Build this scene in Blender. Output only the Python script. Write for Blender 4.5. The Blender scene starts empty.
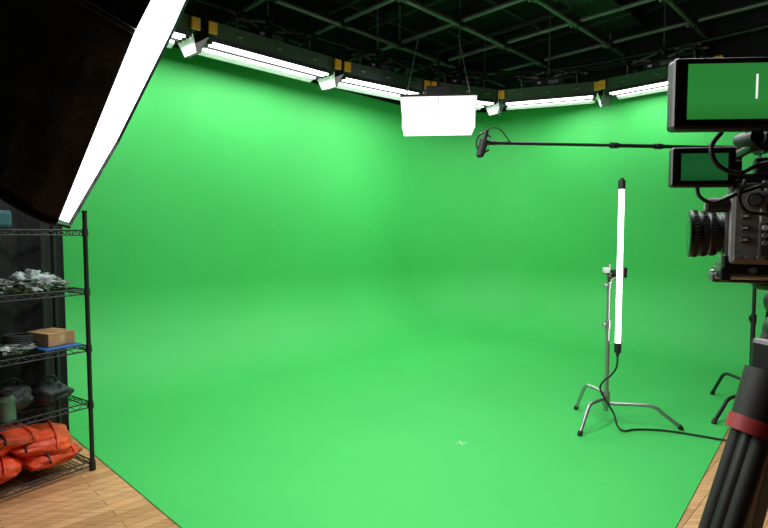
import bpy, bmesh, math, random
from mathutils import Vector, Matrix, noise
random.seed(4)
S2=math.sqrt(2)
sc=bpy.context.scene
sc.view_settings.view_transform='Standard'
sc.view_settings.look='None'
sc.view_settings.exposure=0.0

# ---------------------------------------------------------------- materials
def mat(name,col,rough=.6,metal=0,emis=None,es=0,bump=0,bscale=20,var=0,vscale=5,spec=None,alpha=None,trans=0):
    m=bpy.data.materials.new(name); m.use_nodes=True
    nt=m.node_tree; b=nt.nodes['Principled BSDF']
    b.inputs['Base Color'].default_value=(*col,1); b.inputs['Roughness'].default_value=rough
    b.inputs['Metallic'].default_value=metal
    if spec is not None: b.inputs['Specular IOR Level'].default_value=spec
    if trans: b.inputs['Transmission Weight'].default_value=trans
    if emis:
        b.inputs['Emission Color'].default_value=(*emis,1); b.inputs['Emission Strength'].default_value=es
    tc=nt.nodes.new('ShaderNodeTexCoord')
    if bump:
        n=nt.nodes.new('ShaderNodeTexNoise'); n.inputs['Scale'].default_value=bscale; n.inputs['Detail'].default_value=5
        nt.links.new(tc.outputs['Object'],n.inputs['Vector'])
        bp=nt.nodes.new('ShaderNodeBump'); bp.inputs['Strength'].default_value=bump; bp.inputs['Distance'].default_value=.05
        nt.links.new(n.outputs['Fac'],bp.inputs['Height']); nt.links.new(bp.outputs['Normal'],b.inputs['Normal'])
    if var:
        n=nt.nodes.new('ShaderNodeTexNoise'); n.inputs['Scale'].default_value=vscale; n.inputs['Detail'].default_value=6
        nt.links.new(tc.outputs['Object'],n.inputs['Vector'])
        r=nt.nodes.new('ShaderNodeValToRGB')
        r.color_ramp.elements[0].position=.3; r.color_ramp.elements[1].position=.7
        r.color_ramp.elements[0].color=(*[c*(1-var) for c in col],1); r.color_ramp.elements[1].color=(*[min(1,c*(1+var)) for c in col],1)
        nt.links.new(n.outputs['Fac'],r.inputs['Fac']); nt.links.new(r.outputs['Color'],b.inputs['Base Color'])
    return m
M_green=mat('chroma_green_paint',(.052,.485,.102),.55,var=.03,vscale=1.3,spec=.3)
M_blackwall=mat('black_paint',(.008,.009,.009),.8,var=.3,vscale=3)
M_ceil=mat('ceiling_black',(.015,.015,.017),.85,var=.4,vscale=2)
M_curt=mat('black_fabric_panel',(.012,.012,.013),.9,bump=.2,bscale=40)
M_bmetal=mat('black_metal',(.02,.02,.021),.38,.3)
M_pipe=mat('dark_steel_pipe',(.17,.145,.165),.4,.4,var=.2,vscale=6)
M_strut=mat('ceiling_strut',(.06,.052,.06),.5,.3,var=.2,vscale=6)
M_chrome=mat('chrome_steel',(.62,.63,.63),.22,1)
M_dchrome=mat('dull_steel',(.40,.41,.41),.32,.8)
M_plast=mat('black_plastic',(.012,.012,.013),.45)
M_hous=mat('fixture_housing',(.026,.024,.027),.42)
M_rub=mat('rubber_black',(.008,.008,.008),.65)
M_tube=mat('lit_tube',(1,1,1),.4,emis=(1,1,.98),es=5)
M_wlit=mat('white_reflector_glow',(.85,.86,.87),.35,emis=(1,1,1),es=.12)  # weak emission stands in for tube light on reflector and door faces
M_diff=mat('lit_diffusion_fabric',(.9,.9,.9),.8,emis=(1,.99,.97),es=2.4,bump=.1,bscale=8)
M_lant=mat('lit_lantern_skirt',(.9,.9,.9),.8,emis=(1,1,1),es=1.2,bump=.15,bscale=8)
M_fab=mat('softbox_black_nylon',(.009,.012,.019),.4,bump=.8,bscale=4,spec=.4)
M_orclip=mat('orange_clip',(1,.40,.04),.5)
M_orbag=mat('orange_nylon',(.85,.085,.025),.5,bump=.5,bscale=14,var=.25,vscale=9)
M_orstrap=mat('dark_strap',(.05,.02,.02),.7)
M_card=mat('cardboard',(.45,.25,.12),.8,var=.12,vscale=15)
M_tape=mat('packing_tape',(.55,.38,.2),.35)
M_blue=mat('blue_case',(.02,.12,.38),.5,var=.2,vscale=10)
M_clear=mat('crumpled_clear_plastic',(.36,.41,.40),.15,bump=1,bscale=25,var=.85,vscale=18)
M_glass=mat('green_glass',(.08,.12,.09),.08,var=.4,vscale=12)
M_bagbl=mat('black_bag_nylon',(.02,.02,.024),.5,bump=.6,bscale=15,var=.3)
M_teal=mat('teal_fabric',(.02,.10,.12),.7)
M_cam=mat('camera_grey',(.26,.26,.255),.42,.2,var=.1,vscale=30)
M_camd=mat('camera_dark',(.055,.055,.056),.45,.2)
M_white=mat('white_print',(.75,.75,.75),.5)
M_red=mat('red_strap',(.30,.02,.025),.55)
M_lensgl=mat('lens_glass',(.01,.01,.02),.03,spec=1)
M_tapew=mat('white_marking_tape',(.5,.75,.55),.6)
M_scr=mat('screen_black',(.01,.01,.01),.15)

def screen_mat(name,gcol,es,tube=True):
    m=bpy.data.materials.new(name); m.use_nodes=True; nt=m.node_tree; b=nt.nodes['Principled BSDF']
    b.inputs['Base Color'].default_value=(.01,.01,.01,1); b.inputs['Roughness'].default_value=.2
    tc=nt.nodes.new('ShaderNodeTexCoord'); sp=nt.nodes.new('ShaderNodeSeparateXYZ'); nt.links.new(tc.outputs['UV'],sp.inputs[0])
    def cmp(o,c,e):
        n=nt.nodes.new('ShaderNodeMath'); n.operation='COMPARE'; n.inputs[1].default_value=c; n.inputs[2].default_value=e
        nt.links.new(sp.outputs[o],n.inputs[0]); return n
    a=cmp(0,.74,.012); c=cmp(1,.58,.22)
    mu=nt.nodes.new('ShaderNodeMath'); mu.operation='MULTIPLY'; nt.links.new(a.outputs[0],mu.inputs[0]); nt.links.new(c.outputs[0],mu.inputs[1])
    r=nt.nodes.new('ShaderNodeValToRGB'); e=r.color_ramp.elements
    e[0].position=0; e[0].color=(gcol[0]*.8,gcol[1]*.8,gcol[2]*.8,1); e[1].position=1; e[1].color=(*gcol,1)
    x=r.color_ramp.elements.new(.35); x.color=(gcol[0]*1.1,gcol[1]*1.1,gcol[2]*1.1,1)
    nt.links.new(sp.outputs[1],r.inputs[0])
    mx=nt.nodes.new('ShaderNodeMix'); mx.data_type='RGBA'
    nt.links.new(mu.outputs[0],mx.inputs[0]); nt.links.new(r.outputs[0],mx.inputs[6]); mx.inputs[7].default_value=(1.2,1.3,1.2,1) if tube else (*gcol,1)
    nt.links.new(mx.outputs[2],b.inputs['Emission Color']); b.inputs['Emission Strength'].default_value=es
    return m
M_mon=screen_mat('monitor_picture',(.03,.27,.045),.72)
M_mon2=screen_mat('small_monitor_picture',(.02,.20,.05),.4,False)

M_wood=bpy.data.materials.new('oak_planks'); M_wood.use_nodes=True
nt=M_wood.node_tree; b=nt.nodes['Principled BSDF']; tc=nt.nodes.new('ShaderNodeTexCoord')
mp=nt.nodes.new('ShaderNodeMapping'); mp.inputs['Rotation'].default_value=(0,0,-math.pi/4); nt.links.new(tc.outputs['Object'],mp.inputs[0])
br=nt.nodes.new('ShaderNodeTexBrick'); br.inputs['Scale'].default_value=1
br.inputs['Brick Width'].default_value=.9; br.inputs['Row Height'].default_value=.075; br.inputs['Mortar Size'].default_value=.0018
br.inputs['Color1'].default_value=(.47,.23,.10,1); br.inputs['Color2'].default_value=(.70,.39,.20,1); br.inputs['Mortar'].default_value=(.12,.055,.025,1)
nt.links.new(mp.outputs[0],br.inputs[0])
m2=nt.nodes.new('ShaderNodeMapping'); m2.inputs['Rotation'].default_value=(0,0,-math.pi/4); m2.inputs['Scale'].default_value=(2,30,1); nt.links.new(tc.outputs['Object'],m2.inputs[0])
nn=nt.nodes.new('ShaderNodeTexNoise'); nn.inputs['Scale'].default_value=2.5; nn.inputs['Detail'].default_value=6; nt.links.new(m2.outputs[0],nn.inputs[0])
mx=nt.nodes.new('ShaderNodeMix'); mx.data_type='RGBA'; mx.blend_type='MULTIPLY'; mx.inputs[0].default_value=.7
rr=nt.nodes.new('ShaderNodeValToRGB'); rr.color_ramp.elements[0].color=(.5,.43,.37,1); rr.color_ramp.elements[0].position=.3; rr.color_ramp.elements[1].color=(1.2,1.15,1.1,1); rr.color_ramp.elements[1].position=.7
nt.links.new(nn.outputs[0],rr.inputs[0]); nt.links.new(br.outputs[0],mx.inputs[6]); nt.links.new(rr.outputs[0],mx.inputs[7]); nt.links.new(mx.outputs[2],b.inputs['Base Color'])
b.inputs['Roughness'].default_value=.38

# ---------------------------------------------------------------- mesh builder
class B:
    def __init__(s): s.v=[];s.f=[];s.m=[];s.s=[];s.mats=[];s.uv={}
    def mi(s,m):
        if m not in s.mats: s.mats.append(m)
        return s.mats.index(m)
    def add(s,vs,fs,m,smooth=False,mtx=None):
        o=len(s.v); k=s.mi(m)
        for p in vs:
            p=Vector(p); s.v.append(mtx@p if mtx else p)
        for f in fs:
            s.f.append([o+i for i in f]); s.m.append(k); s.s.append(smooth)
    def box(s,c,size,m,rot=None,bev=0,seg=2):
        bm=bmesh.new(); bmesh.ops.create_cube(bm,size=1)
        for v in bm.verts: v.co=Vector((v.co.x*size[0],v.co.y*size[1],v.co.z*size[2]))
        if bev: bmesh.ops.bevel(bm,geom=bm.edges[:],offset=min(bev,min(size)*.45),segments=seg,affect='EDGES',profile=.5)
        bm.verts.index_update()
        mt=Matrix.Translation(Vector(c))@(rot.to_4x4() if rot else Matrix())
        s.add([v.co.copy() for v in bm.verts],[[v.index for v in f.verts] for f in bm.faces],m,False,mt); bm.free()
    def cyl(s,p0,p1,r,m,r1=None,seg=14,caps=True,smooth=True):
        p0=Vector(p0);p1=Vector(p1); r1=r if r1 is None else r1
        d=(p1-p0).normalized(); a=d.orthogonal().normalized(); c=d.cross(a)
        vs=[];
        for p,q in((p0,r),(p1,r1)):
            for i in range(seg):
                t=2*math.pi*i/seg; vs.append(p+a*math.cos(t)*q+c*math.sin(t)*q)
        s.add(vs,[[i,(i+1)%seg,seg+(i+1)%seg,seg+i] for i in range(seg)],m,smooth)
        if caps:
            s.add(vs[:seg],[list(range(seg))[::-1]],m); s.add(vs[seg:],[list(range(seg))],m)
    def path(s,pts,r,m,seg=8,sub=6,smoothp=True):
        pts=[Vector(p) for p in pts]
        if smoothp and len(pts)>2:
            q=[]
            for i in range(len(pts)-1):
                a=pts[max(0,i-1)];b_=pts[i];c=pts[i+1];d=pts[min(len(pts)-1,i+2)]
                for k in range(sub):
                    t=k/sub
                    q.append(.5*((2*b_)+(c-a)*t+(2*a-5*b_+4*c-d)*t*t+(3*b_-a-3*c+d)*t**3))
            q.append(pts[-1]); pts=q
        n=len(pts); vs=[]; prev=None
        for i,p in enumerate(pts):
            d=(pts[min(n-1,i+1)]-pts[max(0,i-1)]).normalized()
            a=d.orthogonal().normalized() if prev is None else (prev-d*prev.dot(d)).normalized()
            prev=a; c=d.cross(a)
            for k in range(seg):
                t=2*math.pi*k/seg; vs.append(p+a*math.cos(t)*r+c*math.sin(t)*r)
        fs=[[i*seg+k,i*seg+(k+1)%seg,(i+1)*seg+(k+1)%seg,(i+1)*seg+k] for i in range(n-1) for k in range(seg)]
        fs.append(list(range(seg))[::-1]); fs.append([(n-1)*seg+k for k in range(seg)])
        s.add(vs,fs,m,True)
    def blob(s,c,size,m,rot=None,p=2.0,nz=0,nf=3,seg=28,rings=16):
        vs=[];
        def sp(x,e): return math.copysign(abs(x)**e,x)
        e=2/p; off=Vector((random.random()*50,random.random()*50,0))
        for i in range(rings+1):
            ph=-math.pi/2+math.pi*i/rings
            for j in range(seg):
                th=2*math.pi*j/seg
                d=Vector((sp(math.cos(ph),e)*sp(math.cos(th),e),sp(math.cos(ph),e)*sp(math.sin(th),e),sp(math.sin(ph),1)))
                k=1+nz*noise.noise(d*nf+off)
                vs.append(Vector((d.x*size[0]/2*k,d.y*size[1]/2*k,d.z*size[2]/2*k)))
        fs=[[i*seg+j,i*seg+(j+1)%seg,(i+1)*seg+(j+1)%seg,(i+1)*seg+j] for i in range(rings) for j in range(seg)]
        mt=Matrix.Translation(Vector(c))@(rot.to_4x4() if rot else Matrix())
        s.add(vs,fs,m,True,mt)
    def quad(s,pts,m): s.add(pts,[[0,1,2,3]],m)
    def xform(s,mt): s.v=[mt@v for v in s.v]
    def obj(s,name,mtx=None):
        me=bpy.data.meshes.new(name); me.from_pydata([tuple(v) for v in s.v],[],s.f)
        for m in s.mats: me.materials.append(m)
        me.polygons.foreach_set('material_index',s.m); me.polygons.foreach_set('use_smooth',s.s)
        me.update(); o=bpy.data.objects.new(name,me); sc.collection.objects.link(o)
        if mtx: o.matrix_world=mtx
        return o
def RZ(a): return Matrix.Rotation(a,3,'Z')
def RX(a): return Matrix.Rotation(a,3,'X')
def RY(a): return Matrix.Rotation(a,3,'Y')
def W(a,b_,z=0): return Vector(((a-b_)/S2,(a+b_)/S2,z))
R45=RZ(math.pi/4)
BW=5.59; AW=7.57; A0=-2.2; B0=-3.2; HC=4.75

# ---------------------------------------------------------------- room shell
def slab(name,a0,a1,b0,b1,z0,z1,m):
    s=B(); s.box(W((a0+a1)/2,(b0+b1)/2,(z0+z1)/2),(a1-a0,b1-b0,z1-z0),m,R45); return s.obj(name)
slab('floor',A0,AW+.3,B0,BW+.3,-.1,0,M_wood)
slab('ceiling',A0,AW+.3,B0,BW+.3,HC,HC+.1,M_ceil)
slab('wall_left',A0,AW+.3,BW+.12,BW+.3,0,HC,M_blackwall)
slab('wall_right',AW+.12,AW+.3,B0,BW+.12,0,HC,M_blackwall)
slab('wall_rear',A0-.15,A0,B0,BW+.3,0,HC,M_blackwall)
slab('wall_near',A0,AW+.3,B0-.15,B0,0,HC,M_blackwall)

def cyc():
    Rc=1.6; rc=1.0; H=3.5; z0=.006
    P=[];
    n1=24
    for i in range(n1): P.append(((-1+(AW-Rc+1)*i/n1),BW,0,-1))
    for i in range(25):
        t=math.pi/2*i/24; P.append((AW-Rc+Rc*math.sin(t),BW-Rc+Rc*math.cos(t),-math.sin(t),-math.cos(t)))
    for i in range(1,n1+1): P.append((AW,BW-Rc-(BW-Rc+1)*i/n1,-1,0))
    prof=[(0,H-(H-rc)*i/8) for i in range(8)]+[(rc-rc*math.cos(t*math.pi/40),rc-rc*math.sin(t*math.pi/40)) for t in range(0,21)]
    bm=bmesh.new(); g=[]
    for (a,b_,na,nb) in P:
        g.append([bm.verts.new(W(a+na*d,b_+nb*d,z+z0 if z<.5 else z)) for d,z in prof])
    for i in range(len(P)-1):
        for j in range(len(prof)-1):
            f=bm.faces.new([g[i][j],g[i][j+1],g[i+1][j+1],g[i+1][j]]); f.smooth=True
    ring=[c[-1] for c in g]
    k=bm.verts.new(W(-1,-1,z0))
    f=bm.faces.new(ring+[k]); f.smooth=True
    bmesh.ops.recalc_face_normals(bm,faces=bm.faces[:])
    def cut(p,q,keep):
        p=Vector((*p,0));q=Vector((*q,0)); d=(q-p); n=Vector((d.y,-d.x,0)).normalized()
        if (Vector((*keep,0))-p).dot(n)>0: n=-n
        bmesh.ops.bisect_plane(bm,geom=bm.verts[:]+bm.edges[:]+bm.faces[:],plane_co=p,plane_no=n,clear_outer=True)
    cut((-3.33,4.75),(-1.12,2.66),(1,6)); cut((4.6,6.2),(1.56,2.66),(1,6))
    me=bpy.data.meshes.new('green_screen_cyclorama'); bm.to_mesh(me); bm.free()
    me.materials.append(M_green)
    o=bpy.data.objects.new('green_screen_cyclorama',me); sc.collection.objects.link(o)
    return o
cyc()
s=B()
for sx,sy in((.08,.006),(.006,.08)): s.box((.555,3.66,.0075),(sx,sy,.002),M_tapew,RZ(.15))
s.obj('floor_tape_mark')

# ---------------------------------------------------------------- wire rack frame of reference
FR=Vector((-1.865,3.25,0)); dl=Vector((-.55,-.835,0)).normalized(); dd=Vector((dl.y,-dl.x,0))
RL=1.0; RD=.42; RH=1.64; levels=[.06,.44,.80,1.16,1.53]
def rk(x,y,z=0): return FR+dl*x+dd*y+Vector((0,0,z))
s=B()
p0=rk(-.12,.54); d=dl
N=60; vs=[]; 
for i in range(N+1):
    t=2.0*i/N; off=dd*(.03*math.sin(i*.9)+.012*math.sin(i*2.3))
    for z in(.02,2.35): vs.append(p0+d*t+off+Vector((0,0,z)))
s.add(vs,[[2*i,2*i+1,2*i+3,2*i+2] for i in range(N)],M_curt,True)
for t in(.02,1.0,1.98): s.cyl(p0+d*t+dd*.08,p0+d*t+dd*.08+Vector((0,0,2.4)),.018,M_bmetal)
s.cyl(p0+dd*.05+Vector((0,0,2.37)),p0+d*2+dd*.05+Vector((0,0,2.37)),.02,M_bmetal)
s.obj('black_curtain_panel')

# ---------------------------------------------------------------- ceiling structure
s=B(); ZP=3.95; ZR=3.80
FP=[((-3.0,4.05),(-1.92,5.12),17),((-1.80,5.22),(-.70,6.28),21),((-.58,6.38),(.42,7.12),17),((.56,7.2),(1.55,7.62),12),((1.72,7.62),(2.9,7.2),13),((3.02,7.08),(3.95,6.15),11)]
cent=[Vector(((p[0]+q[0])/2,(p[1]+q[1])/2,0)) for p,q,_ in FP]
rail=[cent[0]+Vector((-.9,-.9,0))]+cent+[cent[-1]+Vector((1.0,-1.05,0))]
def clipline(c,kind):
    if kind=='a': return W(A0+.1,c),W(AW,c)
    return W(c,B0+.1),W(c,BW)
bs=[4.75-.97*i for i in range(8)]
for bb in bs:
    p,q=clipline(bb,'a'); s.cyl(p+Vector((0,0,ZP)),q+Vector((0,0,ZP)),.026,M_pipe)
as_=[6.98-.97*i for i in range(9)]
for aa in as_:
    p,q=clipline(aa,'b'); s.cyl(p+Vector((0,0,ZP+.05)),q+Vector((0,0,ZP+.05)),.026,M_pipe)
for aa in as_[::2]:
    for bb in bs[::2]:
        s.cyl(W(aa,bb,ZP),W(aa,bb,HC),.012,M_dchrome,seg=8)
for aa in as_:
    for bb in bs:
        s.box(W(aa,bb,ZP+.025),(.09,.09,.1),M_bmetal,R45,.01)
        s.box(W(aa,bb+.07,ZP+.025),(.03,.03,.06),M_dchrome,R45,.005)
s.path([p+Vector((0,0,ZR)) for p in rail],.022,M_bmetal,seg=10,sub=8)
for p in rail[1:-1]:
    s.cyl(p+Vector((0,0,ZR)),p+Vector((0,0,HC)),.010,M_dchrome,seg=8)
s.obj('ceiling_pipe_grid')
s=B()
for i in range(10):
    aa=7.2-1.0*i
    s.box(W(aa,1.2,HC-.12),(.08,8.6,.24),M_ceil,R45)
for i in range(12):
    s.box(W(2.7,5.2-.68*i,HC-.27),(9.5,.042,.042),M_strut,R45)
for i in range(13):
    s.box(W(7.35-.72*i,1.2,HC-.32),(.042,8.6,.042),M_strut,R45)
s.obj('ceiling_joist')
s=B()
s.box(W(3.2,2.6,4.22),(7.5,.45,.26),M_bmetal,R45,.02)
for i in range(8): s.box(W(-.2+i*.95,2.6,4.22),(.03,.48,.29),M_strut,R45)
for i in range(5):
    for q in(2.4,2.8): s.cyl(W(.2+i*1.5,q,4.3),W(.2+i*1.5,q,HC),.01,M_dchrome,seg=6)
s.obj('ceiling_air_duct')
s=B()
s.path([W(6.0-.4*i,1.9+.12*math.sin(i*1.3),ZP+.10+.03*math.cos(i*2)) for i in range(15)],.012,M_rub,seg=6)
s.path([W(2.5+.4*i,4.05+.1*math.sin(i),ZP+.10+.03*math.cos(i*2.1)) for i in range(11)],.014,M_rub,seg=6)
for k in range(3):
    pts=[]
    for i in range(len(cent)-1):
        for f in(0,.25,.5,.75):
            p=cent[i].lerp(cent[i+1],f); pts.append(p+Vector((.02*math.sin(7*f+k),-.05+.03*k,ZR-.02-.10*math.sin(math.pi*f)*(.4+.5*((i+k)%3)/2))))
    s.path(pts,.009,M_rub,seg=6,sub=4)
s.obj('ceiling_power_cable')

# ---------------------------------------------------------------- fluorescent fixtures
def area(name,loc,rotm,sx,sy,power,parent,col=(1,1,1),spread=math.pi):
    l=bpy.data.lights.new(name,'AREA'); l.shape='RECTANGLE'; l.size=sx; l.size_y=sy; l.energy=power; l.color=col; l.spread=spread
    o=bpy.data.objects.new(name,l); sc.collection.objects.link(o)
    o.parent=parent; o.location=loc; o.rotation_euler=rotm
    return o
def fixture(p,q,z,power=40,tilt=0.05,top=ZR,panto=True):
    p=Vector(p).to_3d();q=Vector(q).to_3d(); c=(p+q)/2; d=(q-p); L=d.length; ang=math.atan2(d.y,d.x)
    s=B(); w=.18
    T=RX(tilt)
    def t(v): return T@Vector(v)
    sec=[(-w,0),(w,0),(w,.06),(.13,.165),(-.13,.165),(-w,.06)]
    vs=[t((x,y,zz)) for x in(-L/2,L/2) for y,zz in sec]
    s.add(vs,[[i,(i+1)%6,6+(i+1)%6,6+i] for i in range(6)]+[list(range(6))[::-1],list(range(6,12))],M_hous)
    for x in(-L/2+.03,L/2-.03,-L/6,L/6):
        s.box(t((x,0,.105)),(.04,.34,.13),M_bmetal,T,.008)
    for k in range(9): s.box(t((-L/2+.12+k*(L-.24)/8,-.163,.11)),(.05,.006,.05),M_bmetal,T@RX(.45),.002)
    s.quad([t((-L/2+.01,-w+.01,-.003)),t((L/2-.01,-w+.01,-.003)),t((L/2-.01,w-.01,-.003)),t((-L/2+.01,w-.01,-.003))],M_wlit)
    for y in(-.125,-.042,.042,.125):
        s.cyl(t((-L/2+.05,y,-.026)),t((L/2-.05,y,-.026)),.017,M_tube,seg=10)
        for sg in(-1,1): s.box(t((sg*(L/2-.035),y,-.022)),(.04,.045,.045),M_plast,T,.004)
    s.box(t((0,0,-.03)),(L-.06,.012,.05),M_plast,T)
    s.box(t((0,-w+.006,-.015)),(L-.02,.012,.035),M_hous,T)
    def door(pts,mi,mo):
        n=(Vector(pts[1])-Vector(pts[0])).cross(Vector(pts[3])-Vector(pts[0])).normalized()*.004
        s.quad([t(x) for x in pts],mi); s.quad([t(Vector(x)+n) for x in pts][::-1],mo)
    door([(-L/2,w,0),(L/2,w,0),(L/2-.02,w+.09,-.055),(-L/2+.02,w+.09,-.055)],M_wlit,M_hous)
    # room-side door folded up against the black housing, outside is black as well
    door([(L/2,-w,.01),(-L/2,-w,.01),(-L/2+.04,-w-.06,.135),(L/2-.04,-w-.06,.135)],M_hous,M_hous)
    for k in range(3): s.box(t((-L*.3+k*L*.3,-w-.034,.07)),(.05,.012,.02),M_dchrome,T@RX(-.45),.003)
    for sg in(-1,1):
        mo=M_wlit if sg<0 else M_hous
        pp=[(sg*L/2,-w,0),(sg*L/2,w,0),(sg*(L/2+.06),w-.05,-.15),(sg*(L/2+.06),-w+.05,-.15)]
        s.quad([t(x) for x in pp],M_wlit if sg>0 else M_hous); s.quad([t(Vector(x)+Vector((sg*.004,0,0))) for x in pp][::-1],mo)
        s.box(t((sg*(L/2-.005),-w-.07,.07)),(.085,.03,.11),M_orclip,T,.006)
        s.box(t((sg*(L/2-.005),-w-.03,.03)),(.03,.09,.03),M_bmetal,T,.004)
        s.box(t((sg*(L/2-.02),w+.005,.045)),(.05,.02,.06),M_orclip,T,.006)
        s.cyl(t((sg*(L/2+.005),.05,.09)),t((sg*(L/2+.05),.05,.09)),.026,M_bmetal)
    s.box((0,0,.215),(.42,.17,.10),M_hous,None,.012)
    s.box((.06,-.09,.215),(.14,.01,.05),M_dchrome,None,.003)
    s.box((-.13,-.09,.215),(.05,.01,.03),M_white,None,.003)
    for sg in(-1,1):
        s.cyl((sg*L*.29,-.14,.12),(sg*L*.29,-.14,.28),.010,M_dchrome); s.cyl((sg*L*.29,.14,.12),(sg*L*.29,.14,.28),.010,M_dchrome)
        s.cyl((sg*L*.29,-.16,.28),(sg*L*.29,.16,.28),.016,M_hous)
        s.cyl((sg*L*.29,-.18,.28),(sg*L*.29,-.23,.28),.028,M_plast)
    s.box((0,0,.285),(L*.6,.06,.03),M_hous,None,.005)
    h=top-z
    s.cyl((0,0,.26),(0,0,h-.02),.02,M_hous)
    if panto:
        for k in(-1,1):
            s.box((k*.04+.28,-.04,.33),(.36,.012,.022),M_dchrome,RY(.20*k)); s.box((k*.04-.28,-.04,.33),(.36,.012,.022),M_dchrome,RY(-.20*k))
    s.box((0,0,h-.01),(.07,.1,.11),M_bmetal,None,.012); s.cyl((0,-.05,h-.02),(0,-.11,h-.02),.012,M_chrome)
    s.path([(-.15,0,.24),(-.3,.05,.32),(-.45,.02,.23),(-.5,0,.16)],.009,M_rub,seg=6)
    s.path([(.15,-.06,.25),(.22,-.12,.34),(.33,-.10,.23),(.40,-.12,.33),(.5,-.08,.16)],.008,M_rub,seg=6)
    o=s.obj('fluorescent_studio_light',Matrix.Translation((c.x,c.y,z))@Matrix.Rotation(ang,4,'Z'))
    area('tube_glow',t((0,0,-.06)),(tilt,0,0),L-.15,.25,power,o)
    return o
Zf=3.40
for p,q,pw in FP: fixture(p,q,Zf,pw)
for c,pw in (((.0,3.3),46),((1.5,3.3),30),((-.9,2.4),26),((1.2,2.0),22)):  # extra overhead fixtures added out of view to fill the floor with light
    fixture((c[0]-.45,c[1]-.45),(c[0]+.45,c[1]+.45),3.62,pw,0.0,top=ZP,panto=False)

# hanging fabric lantern in the corner
s=B(); Wd,Dp,Hh=.90,.5,.37
def ring(w,d,z): return [(-w/2,-d/2,z),(w/2,-d/2,z),(w/2,d/2,z),(-w/2,d/2,z)]
vs=ring(Wd*1.0,Dp,Hh/2)+ring(Wd*.95,Dp*.95,-Hh/2)
s.add(vs,[[0,1,5,4],[1,2,6,5],[2,3,7,6],[3,0,4,7],[7,6,5,4]],M_lant)
s.box((0,0,Hh/2+.015),(Wd*1.02,Dp*1.03,.035),M_hous,None,.01)
for x in(-.5,0,.5):
    s.box((x*Wd*.96,-Dp/2-.002,0),(.008,.006,Hh),M_white)
for x in(-.4,.4): s.cyl((x,0,Hh/2+.03),(x*.6,0,.98),.008,M_dchrome)
s.box((0,0,.29),(.3,.2,.12),M_hous,None,.01); s.cyl((0,0,.29),(0,0,.98),.018,M_bmetal)
o=s.obj('fabric_lantern_softlight',Matrix.Translation((.665,6.5,2.955))@Matrix.Rotation(-.08,4,'Z'))
area('lantern_glow',(0,0,-Hh/2-.02),(0,0,0),Wd*.9,Dp*.9,18,o)

# ---------------------------------------------------------------- octagonal softbox
def softbox():
    s=B(); C=Vector((-.758,1.8,2.2)); n=Vector((.81,.432,-.42)).normalized()
    z=Vector((0,0,1)); u=(z-n*z.dot(n)).normalized(); v=u.cross(n)
    R=.79
    def rim(r,back=0,k=None):
        return [C-n*back+(u*math.sin(math.radians(22.5+45*i))+v*math.cos(math.radians(22.5+45*i)))*r for i in range(8)]
    nr=6; vs=[C+n*.01]
    for j in range(1,nr+1):
        for p in rim(R*.985*j/nr): vs.append(p+n*.01*(1-(j/nr)**2))
    fs=[[0,1+i,1+(i+1)%8] for i in range(8)]
    for j in range(nr-1):
        for i in range(8): fs.append([1+j*8+i,1+(j+1)*8+i,1+(j+1)*8+(i+1)%8,1+j*8+(i+1)%8])
    s.add(vs,fs,M_diff,False)
    a=rim(R*.985,-.0); b1=rim(R,-.012)
    s.add(a+b1,[[i,(i+1)%8,8+(i+1)%8,8+i] for i in range(8)],M_fab)
    prof=[(0,1.0),(.06,1.0),(.16,.97),(.28,.88),(.40,.74),(.52,.55),(.62,.33),(.68,.15)]
    sub=16; rings=[]
    pr=[]
    for k in range(len(prof)-1):
        for t in range(8):
            f=t/8; pr.append((prof[k][0]*(1-f)+prof[k+1][0]*f,prof[k][1]*(1-f)+prof[k+1][1]*f))
    pr.append(prof[-1])
    for (bk,rr) in pr:
        rg=rim(R*rr,bk-.012); row=[]
        for i in range(8):
            for t in range(sub):
                f=t/sub; p=rg[i].lerp(rg[(i+1)%8],f)
                ax=C-n*(bk-.012)
                sag=.07*math.sin(math.pi*f)*math.sin(math.pi*min(1,bk/.68))
                w=.03*noise.noise(p*5)+.05*(.35-abs(noise.noise(Vector((p.x*9,p.y*9,p.z*4)))))*math.sin(math.pi*f)
                if bk<.07: w*=bk/.07
                p=p+(ax-p)*(sag-w)
                row.append(p)
        rings.append(row)
    m=8*sub; vs=[p for r in rings for p in r]
    s.add(vs,[[j*m+i,j*m+(i+1)%m,(j+1)*m+(i+1)%m,(j+1)*m+i] for j in range(len(rings)-1) for i in range(m)],M_fab,True)
    for i in range(8):
        s.path([rim(R*rr*1.005,bk-.012)[i] for bk,rr in prof],.007,M_bmetal,seg=6,sub=3)
    ax=C-n*.62
    s.cyl(ax,ax-n*.06,.13,M_bmetal,seg=24)
    s.cyl(ax-n*.06,ax-n*.36,.085,M_plast,seg=20); s.box(ax-n*.2+Vector((0,0,.0)),(.1,.2,.14),M_bmetal,None,.01)
    top=ax-n*.18-Vector((0,0,.05)); g=Vector((top.x,top.y,0))
    s.cyl(top,Vector((g.x,g.y,1.1)),.014,M_bmetal); s.cyl((g.x,g.y,1.2),(g.x,g.y,.12),.019,M_bmetal)
    for k in range(3):
        a=math.radians(190+120*k)
        s.cyl((g.x,g.y,.62),(g.x+.45*math.cos(a),g.y+.45*math.sin(a),.012),.011,M_bmetal)
        s.cyl((g.x,g.y,.2),(g.x+.24*math.cos(a),g.y+.24*math.sin(a),.3),.007,M_bmetal)
    o=s.obj('octagonal_softbox')
    rot=(-n).to_track_quat('Z','Y').to_euler()
    area('softbox_glow',C+n*.03,rot,.9,.9,28,o,(1,.98,.95))
softbox()

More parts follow.
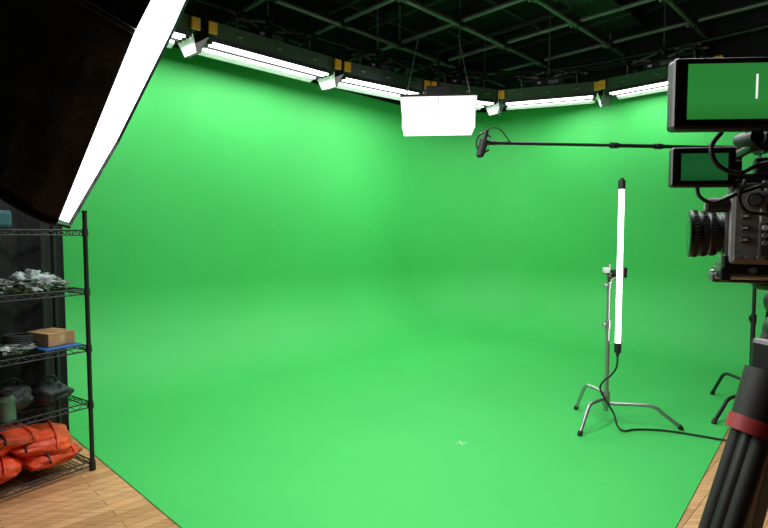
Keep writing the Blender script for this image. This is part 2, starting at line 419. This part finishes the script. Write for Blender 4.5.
# ---------------------------------------------------------------- wire rack
s=B()
for x in(0,RL):
    for y in(0,RD):
        s.cyl(rk(x,y,.03),rk(x,y,RH),.0135,M_bmetal); s.cyl(rk(x,y,0),rk(x,y,.035),.02,M_plast); s.cyl(rk(x,y,RH),rk(x,y,RH+.012),.016,M_plast)
        for k in range(int(RH/.05)): s.cyl(rk(x,y,.05+k*.05),rk(x,y,.053+k*.05),.0146,M_bmetal,seg=10)
for z in levels:
    for dz in(0,-.03):
        for p_,q_ in(((0,0),(RL,0)),((0,RD),(RL,RD)),((0,0),(0,RD)),((RL,0),(RL,RD))):
            s.cyl(rk(*p_,z+dz),rk(*q_,z+dz),.0045,M_bmetal,seg=6)
    n=int(RL/.025)
    for i in range(1,n): s.cyl(rk(i*RL/n,0,z+.003),rk(i*RL/n,RD,z+.003),.0022,M_bmetal,seg=4)
    for y in(.15,.3): s.cyl(rk(0,y,z-.004),rk(RL,y,z-.004),.003,M_bmetal,seg=5)
    k=24
    for y in(0,RD):
        s.path([rk(i*RL/k,y,z-(.0 if i%2 else .03)) for i in range(k+1)],.003,M_bmetal,seg=5,smoothp=False)
    for x in(0,RL):
        s.path([rk(x,i*RD/10,z-(.0 if i%2 else .03)) for i in range(11)],.003,M_bmetal,seg=5,smoothp=False)
        for y in(0,RD): s.cyl(rk(x,y,z-.035),rk(x,y,z+.008),.02,M_plast,r1=.017)
s.obj('wire_shelving_rack')
RR=RZ(math.atan2(-dl.y,-dl.x))
s=B()
for (x,y,z,l,w,h,rz,tx) in [(.20,.21,.135,.34,.38,.12,.2,.05),(.50,.2,.14,.34,.38,.13,-.3,-.05),(.80,.21,.135,.34,.36,.12,.1,.03),(.23,.2,.235,.36,.34,.11,-.25,.14),(.56,.22,.245,.36,.34,.12,.35,-.12),(.82,.2,.235,.3,.32,.11,-.2,.1),(.40,.2,.315,.30,.30,.08,.15,.15)]:
    rot=RR@RZ(rz)@RX(tx)@RY(tx)
    s.blob(rk(x,y,z),(l,w,h),M_orbag,rot,p=3.4,nz=.2,nf=2.4)
    for off in(-.08,.08):
        lp=[rk(x,y,z)+rot@Vector((off,yy,(h/2+.004)*(1-(abs(yy)/(w/2+.006))**4)**.5 if abs(yy)<w/2 else 0)) for yy in[-w/2-.004,-w/2*.85,-w/4,0,w/4,w/2*.85,w/2+.004]]
        s.path(lp,.007,M_orstrap if off<0 else M_orbag,seg=6,sub=3)
s.obj('orange_sandbag_pile')
s=B()
for (x,y,l,w,h) in [(.15,.23,.22,.28,.12),(.36,.24,.22,.28,.15),(.62,.22,.2,.28,.11)]:
    s.blob(rk(x,y,.44+h/2+.008),(l,w,h),M_bagbl,RR,p=2.8,nz=.25,nf=2)
    s.path([rk(x-.06,y,.44+h),rk(x-.03,y-.02,.44+h+.045),rk(x+.04,y-.02,.44+h+.04),rk(x+.07,y,.44+h)],.008,M_bagbl,seg=6)
s.obj('black_gear_bag')
s=B()
x,y=.44,.05
s.cyl(rk(x,y,.446),rk(x,y,.56),.045,M_glass,seg=20); s.cyl(rk(x,y,.56),rk(x,y,.59),.045,M_glass,r1=.03,seg=20); s.cyl(rk(x,y,.59),rk(x,y,.61),.033,M_bmetal,seg=20)
s.obj('glass_jar')
s=B()
s.box(rk(.13,.2,.857),(.17,.22,.080),M_card,RR@RZ(.15),.003); s.box(rk(.13,.2,.8980),(.03,.222,.002),M_tape,RR@RZ(.15))
s.box(rk(.13,.2,.857),(.032,.223,.05),M_tape,RR@RZ(.15))
s.obj('cardboard_box')
s=B(); s.box(rk(.14,.18,.8105),(.22,.32,.010),M_blue,RR@RZ(.05),.002)
s.obj('blue_folder')
s=B()
for x,y,l in((.37,.14,.15),(.53,.2,.2),(.71,.15,.2)): s.blob(rk(x,y,.806+.025),(l,.22,.05),M_clear,RR@RZ(x*5),p=2.6,nz=.6,nf=4,seg=36,rings=20)
s.obj('plastic_wrapped_parts')
s=B()
for k in range(4):
    pts=[rk(.34+.07*math.cos(t*.7),.13+.06*math.sin(t*.7),.870+.012*k+.004*math.sin(t)) for t in range(10)]
    s.path(pts,.007,M_rub,seg=6)
s.obj('coiled_cable')
s=B()
for x,y,l,h in((.16,.2,.13,.06),(.26,.15,.18,.11),(.40,.22,.16,.07),(.56,.15,.2,.10)): s.blob(rk(x,y,1.166+h/2),(l,.24,h),M_clear,RR@RZ(x*7),p=2.2,nz=.9,nf=4,seg=40,rings=24)
s.obj('clear_plastic_bag_pile')
s=B()
s.box(rk(.52,.2,1.59),(.3,.3,.1),M_teal,RR,.02)
s.obj('teal_storage_case')

# ---------------------------------------------------------------- C-stand with tube light
def cstand(s,cx,cy,legs,ztop,mt,mt2):
    c=Vector((cx,cy,0)); zz=[.16,.20,.24]
    for (ang,L),z in zip(legs,zz):
        d=Vector((math.cos(ang),math.sin(ang),0))
        s.path([c+Vector((0,0,z)),c+d*(L*.5)+Vector((0,0,z+.012)),c+d*(L*.66)+Vector((0,0,z)),c+d*(L*.75)+Vector((0,0,z-.04)),c+d*(L*.99)+Vector((0,0,.022))],.0145,mt,seg=10)
        s.cyl(c+d*(L*.965)+Vector((0,0,.038)),c+d*L*1.005+Vector((0,0,.008)),.018,M_rub)
        s.cyl(c+Vector((0,0,z-.018)),c+Vector((0,0,z+.018)),.028,mt2)
    s.cyl(c+Vector((0,0,.10)),c+Vector((0,0,.27)),.020,mt2); 
    s.cyl(c+Vector((0,0,.25)),c+Vector((0,0,.82)),.0175,mt)
    s.cyl(c+Vector((0,0,.76)),c+Vector((0,0,.83)),.023,mt2)
    s.cyl(c+Vector((0,0,.82)),c+Vector((0,0,1.12)),.014,mt)
    if ztop>1.12:
        s.cyl(c+Vector((0,0,1.1)),c+Vector((0,0,ztop)),.0115,mt)
    s.cyl(c+Vector((0,0,1.08)),c+Vector((0,0,1.13)),.019,mt2)
    for z in(.80,1.11,.25):
        s.cyl(c+Vector((0,0,z)),c+Vector((-.05,-.02,z)),.006,mt2); s.cyl(c+Vector((-.045,-.02,z-.02)),c+Vector((-.045,-.02,z+.02)),.007,mt2)
s=B(); cx,cy=1.77,4.08
cstand(s,cx,cy,[(math.radians(-18),.54),(math.radians(222),.42),(math.radians(112),.33)],1.27,M_dchrome,M_dchrome)
g=Vector((cx,cy,1.19))
s.cyl(g+Vector((0,-.035,0)),g+Vector((0,.035,0)),.036,M_chrome,seg=20); s.cyl(g+Vector((0,-.05,.0)),g+Vector((0,-.08,0)),.02,M_chrome)
s.box(g+Vector((0,0,-.04)),(.035,.04,.05),M_chrome,None,.005)
s.cyl(g+Vector((-.05,-.02,.02)),g+Vector((.09,-.02,.02)),.008,M_dchrome)
s.box(g+Vector((.035,-.03,.02)),(.025,.05,.05),M_plast,None,.006)
s.box(g+Vector((-.03,-.02,.035)),(.04,.05,.04),M_white,None,.004)
s.obj('c_stand')
s=B(); tx,ty=1.826,4.02
s.cyl((tx,ty,.655),(tx,ty,1.855),.020,M_tube,seg=20)
s.cyl((tx,ty,1.85),(tx,ty,1.92),.026,M_plast,seg=20); s.cyl((tx,ty,.66),(tx,ty,.585),.026,M_plast,seg=20); s.cyl((tx,ty,.595),(tx,ty,.555),.02,M_plast,r1=.01)
s.cyl((tx,ty,1.92),(tx,ty,1.935),.015,M_bmetal)
s.box((tx+.016,ty+.022,1.255),(.022,.016,1.24),M_bmetal,None,.004)
s.box((tx+.035,ty-.0,1.21),(.03,.05,.08),M_plast,None,.006)
zf=.016
s.path([(tx,ty,.56),(tx-.01,ty-.01,.47),(tx-.05,ty,.40),(tx-.10,ty,.36),(tx-.13,ty-.0,.30),(tx-.10,ty-.03,.22),(tx-.05,ty-.07,.12),(tx-.04,ty-.12,.04),(tx-.0,ty-.15,zf),(tx+.10,ty-.12,zf),(tx+.3,ty-.14,zf),(tx+.50,ty-.24,zf),(tx+.72,ty-.38,zf)],.0075,M_rub,seg=8)
s.obj('tube_light')

# ---------------------------------------------------------------- boom stand + boom microphone
s=B(); bx,by=3.12,4.36
cstand(s,bx,by,[(math.radians(212),.60),(math.radians(-30),.5),(math.radians(95),.45)],2.24,M_bmetal,M_bmetal)
s.cyl((bx,by-.04,2.2),(bx,by+.04,2.2),.035,M_bmetal,seg=20); s.box((bx,by-.05,2.2),(.05,.05,.06),M_plast,None,.006)
s.obj('boom_stand')
s=B(); m0=Vector((.62,3.0,2.025)); m1=Vector((bx+.25,by-.03,2.205))
dv=(m1-m0).normalized(); Lb=(m1-m0).length
s.cyl(m0,m0+dv*(Lb*.33),.010,M_plast); s.cyl(m0+dv*(Lb*.32),m0+dv*(Lb*.66),.013,M_plast); s.cyl(m0+dv*(Lb*.65),m1,.0165,M_plast)
for f in(.32,.46,.65): s.cyl(m0+dv*(Lb*f-.03),m0+dv*(Lb*f+.03),.020,M_bmetal)
s.cyl(m0-dv*.03,m0+dv*.02,.014,M_bmetal)
h=m0-dv*.05
s.path([h+Vector((.03,0,.03)),h+Vector((-.01,0,.055)),h+Vector((-.045,0,.03)),h+Vector((-.05,0,-.02)),h+Vector((-.02,0,-.055)),h+Vector((.02,0,-.04))],.006,M_bmetal,seg=6)
s.cyl(h+Vector((.005,0,.07)),h+Vector((-.02,0,-.04)),.013,M_plast)
s.cyl(h+Vector((-.008,0,.015)),h+Vector((-.03,0,-.07)),.026,M_rub,r1=.022,seg=16); s.blob(h+Vector((-.03,0,-.07)),(.044,.044,.03),M_rub)
s.path([h+Vector((.01,0,.07)),h+Vector((.04,0,.085)),h+Vector((.09,.02,.075)),h+Vector((.13,.05,.04)),h+Vector((.16,.07,.01))],.0035,M_rub,seg=6)
s.obj('boom_microphone')

# ---------------------------------------------------------------- cinema camera on tripod
yc=1.12; PX=.90
s=B()
def P(x,y,z): return (x-PX,y,z)
def bx_(x,y,z,sx,sy,sz,m,bev=.004): s.box(P(x,y,z),(sx,sy,sz),m,None,bev)
bx_(.91,0,1.515,.25,.13,.155,M_cam,.010)
bx_(.91,0,1.600,.23,.11,.02,M_camd,.006)
bx_(.795,0,1.515,.03,.11,.12,M_camd,.006)
bx_(.90,-.069,1.505,.13,.012,.10,M_camd,.004)
bx_(.875,-.076,1.55,.08,.008,.05,M_cam,.003)
s.box(P(.875,-.0805,1.552),(.06,.002,.03),M_scr)
for i in range(6):
    for j in range(3): s.cyl(P(.845+i*.0155,-.074,1.515-j*.016),P(.845+i*.0155,-.081,1.515-j*.016),.0052,M_cam if (i+j)%3 else M_white,seg=10)
for i in range(5): s.box(P(.80+i*.02,-.068,1.452),(.012,.008,.008),M_cam)
for i in range(3): s.box(P(.812,-.066,1.49+i*.025),(.016,.008,.014),M_camd,None,.002); s.box(P(.812,-.0705,1.49+i*.025),(.008,.002,.004),M_white)
s.cyl(P(.825,-.066,1.572),P(.825,-.085,1.572),.015,M_camd,seg=20); s.cyl(P(.955,-.066,1.475),P(.955,-.088,1.475),.018,M_camd,seg=20)
s.cyl(P(.825,-.085,1.572),P(.825,-.087,1.572),.010,M_dchrome,seg=20)
for i in range(4): s.box(P(.81+.02*i,-.066,1.594),(.012,.006,.004),M_white)
for i in range(7): s.box(P(.85+.02*i,0,1.612),(.008,.09,.006),M_cam)
l0=Vector(P(.785,0,1.503)); ldir=Vector((-1,0,0)); perp=Vector((0,1,0)); k_=.56
def L(t0,t1,r,m,r1=None): s.cyl(l0+ldir*t0*k_,l0+ldir*t1*k_,r,m,r1,seg=40)
L(-.02,.012,.046,M_dchrome); L(.01,.03,.041,M_camd); L(.028,.052,.048,M_plast); L(.052,.058,.044,M_white); L(.0575,.0585,.0435,M_camd); L(.058,.082,.050,M_plast); L(.082,.088,.046,M_camd); L(.088,.118,.052,M_plast); L(.118,.124,.054,M_bmetal)
L(.1245,.1255,.043,M_lensgl)
for tt,r in((.034,.048),(.064,.050),(.096,.052)):
    for k in range(44):
        a=2*math.pi*k/44; pp=l0+ldir*tt*k_+perp*math.cos(a)*r+Vector((0,0,1))*math.sin(a)*r
        s.cyl(pp,pp+ldir*.009,.0022,M_camd,seg=4)
# lens motor and bracket
s.cyl(P(.745,-.045,1.565),P(.785,-.045,1.565),.016,M_plast,seg=20); s.cyl(P(.740,-.045,1.565),P(.750,-.045,1.565),.012,M_dchrome,seg=20); s.box(P(.79,-.03,1.575),(.02,.05,.02),M_bmetal,None,.003)
bx_(.91,0,1.425,.27,.11,.025,M_bmetal,.004); bx_(.90,0,1.405,.28,.07,.018,M_camd,.003)
for yy in(-.04,.04): s.cyl(P(.765,yy,1.412),P(1.1,yy,1.412),.0085,M_dchrome)
bx_(.782,0,1.415,.02,.11,.03,M_bmetal); s.cyl(P(.782,-.05,1.43),P(.782,-.05,1.455),.008,M_bmetal)
for i in range(4): s.cyl(P(.83+i*.05,-.054,1.425),P(.83+i*.05,-.060,1.425),.007,M_dchrome,seg=12)
bx_(.88,0,1.622,.20,.06,.02,M_bmetal)
s.path([P(.80,0,1.63),P(.80,0,1.675),P(.83,0,1.695),P(.90,0,1.70),P(.99,0,1.70)],.015,M_plast,seg=10)
s.cyl(P(.97,0,1.63),P(.97,0,1.70),.013,M_plast)
bx_(1.06,0,1.51,.06,.10,.14,M_plast,.008)
bx_(.93,-.045,1.655,.10,.045,.05,M_camd,.004); s.cyl(P(.90,-.068,1.65),P(.90,-.078,1.65),.008,M_dchrome); s.cyl(P(.92,-.068,1.65),P(.92,-.078,1.65),.008,M_dchrome)
bx_(.845,-.04,1.645,.035,.03,.035,M_bmetal,.004)
CX=.868
RIG=Matrix.Translation((CX,yc,0))@Matrix.Rotation(math.radians(-25),4,'Z')
s.xform(RIG)
def Q(x,y,z): return RIG@Vector((x-PX,y,z))
def V(x,y,z): return Vector((x,yc+y,z))
vcx,vcz=.642,1.636; mcx,mcz=.662,1.764
s.box(V(vcx,-.06,vcz),(.122,.022,.080),M_plast,RZ(-.12),.006)
s.path([V(vcx+.04,-.045,vcz-.01),V(vcx+.08,-.02,vcz-.02),Q(.80,0,1.60)],.010,M_bmetal,seg=8)
s.box(V(vcx+.065,-.05,vcz-.005),(.03,.03,.04),M_bmetal,None,.004)
s.box(V(mcx,-.12,mcz),(.235,.034,.134),M_plast,RZ(-.06),.008)
s.box(V(mcx+.005,-.095,mcz),(.17,.03,.10),M_plast,RZ(-.06),.008)
s.path([V(mcx+.06,-.09,mcz-.065),V(mcx+.08,-.06,mcz-.085),Q(.80,0,1.675)],.010,M_bmetal,seg=8); s.cyl(V(mcx+.055,-.11,mcz-.075),V(mcx+.055,-.06,mcz-.075),.014,M_plast)
for i in range(4): s.box(V(mcx-.03+i*.02,-.12-.0185,mcz-.0630),(.01,.002,.004),M_camd)
s.path([V(.66,-.09,1.70),V(.635,-.10,1.67),V(.65,-.10,1.635),V(.69,-.10,1.62),V(.73,-.09,1.635),V(.77,-.08,1.64),V(.80,-.05,1.60)],.0045,M_rub,seg=6)
s.path([V(.64,-.05,1.60),V(.64,-.06,1.578),V(.67,-.06,1.565),V(.72,-.06,1.585),V(.77,-.05,1.60)],.004,M_rub,seg=6)
s.path([V(.75,-.09,1.70),V(.75,-.10,1.66),V(.79,-.11,1.61),V(.80,-.10,1.57)],.005,M_rub,seg=6)
s.path([V(.73,-.06,1.61),V(.70,-.09,1.57),V(.71,-.10,1.545),V(.76,-.095,1.54),V(.80,-.09,1.53)],.004,M_rub,seg=6)
s.path([V(.71,-.09,1.70),V(.715,-.10,1.68),V(.745,-.10,1.665),V(.79,-.09,1.675),V(.84,-.06,1.66)],.0045,M_rub,seg=6)
o=s.obj('cinema_camera')
def scrn(name,c,sx,sz,rz,m):
    me=bpy.data.meshes.new(name); me.from_pydata([(-sx/2,0,-sz/2),(sx/2,0,-sz/2),(sx/2,0,sz/2),(-sx/2,0,sz/2)],[],[(0,1,2,3)])
    uv=me.uv_layers.new(name='UVMap')
    for i,c_ in enumerate([(0,0),(1,0),(1,1),(0,1)]): uv.data[i].uv=c_
    me.materials.append(m); q=bpy.data.objects.new(name,me); sc.collection.objects.link(q)
    q.parent=o; q.location=c; q.rotation_euler=(0,0,rz)
scrn('monitor_screen',(mcx-.0111,yc-.12-.0175,mcz+.003),.168,.102,-.06,M_mon)
scrn('viewfinder_screen',(vcx-.0014,yc-.06-.0118,vcz),.088,.054,-.12,M_mon2)

# tripod
s=B(); T0=Vector((.90,yc,1.28)); tx0=.90
s.cyl((tx0,yc,1.31),(tx0,yc,1.388),.045,M_bmetal,r1=.05,seg=24); s.box((tx0,yc,1.386),(.14,.09,.014),M_camd,None,.004)
s.cyl((tx0,yc-.06,1.35),(tx0,yc+.06,1.35),.035,M_plast,seg=20)
s.blob((tx0,yc,1.29),(.13,.13,.10),M_bmetal); s.cyl((tx0,yc,1.25),(tx0,yc,1.17),.03,M_plast)
s.path([(tx0+.04,yc+.04,1.35),(1.1,yc+.1,1.3),(1.35,yc+.16,1.22)],.011,M_plast)
feet=[Vector((.40,.98,.02)),Vector((1.20,1.80,.02)),Vector((1.42,.75,.02))]
for fi,ft in enumerate(feet):
    d=(ft-T0); hd=Vector((d.x,d.y,0)).normalized(); side=Vector((-hd.y,hd.x,0))
    top=T0+hd*.045; dn=(ft-top)
    s.box(top+dn*.03,(.07,.07,.07),M_bmetal,RZ(math.atan2(hd.y,hd.x)),.01)
    for sg in(-1,1):
        s.cyl(top+side*.024*sg,top+dn*.56+side*.024*sg,.018,M_rub)
    s.cyl(top+dn*.12,top+dn*.82,.019,M_plast)
    s.cyl(top+dn*.52,top+dn*.58,.042,M_bmetal,seg=16)
    s.cyl(top+dn*.78,top+dn*.84,.02,M_bmetal)
    s.cyl(top+dn*.8,top+dn*.985,.010,M_dchrome); s.cyl(top+dn*.97,ft-Vector((0,0,.018)),.018,M_rub,r1=.024)
    if fi==0:
        s.cyl(top+dn*.06,top+dn*.16,.048,M_rub,r1=.044,seg=18)
        s.cyl(top+dn*.138,top+dn*.162,.049,M_red,seg=20)
for i in range(3):
    a=T0+(feet[i]-T0)*.75; s.cyl(a,Vector((.93,yc,.36)),.008,M_bmetal)
s.obj('camera_tripod')

# ---------------------------------------------------------------- viewer
cam=bpy.data.cameras.new('camera'); cam.sensor_width=36; cam.lens=520/768*36; cam.clip_start=.05
co=bpy.data.objects.new('camera',cam); sc.collection.objects.link(co)
co.location=(0,0,1.5); co.rotation_euler=(math.radians(90-3.19),0,0); sc.camera=co
w=bpy.data.worlds.new('studio'); sc.world=w; w.use_nodes=True
w.node_tree.nodes['Background'].inputs[0].default_value=(.5,.55,.55,1); w.node_tree.nodes['Background'].inputs[1].default_value=.05
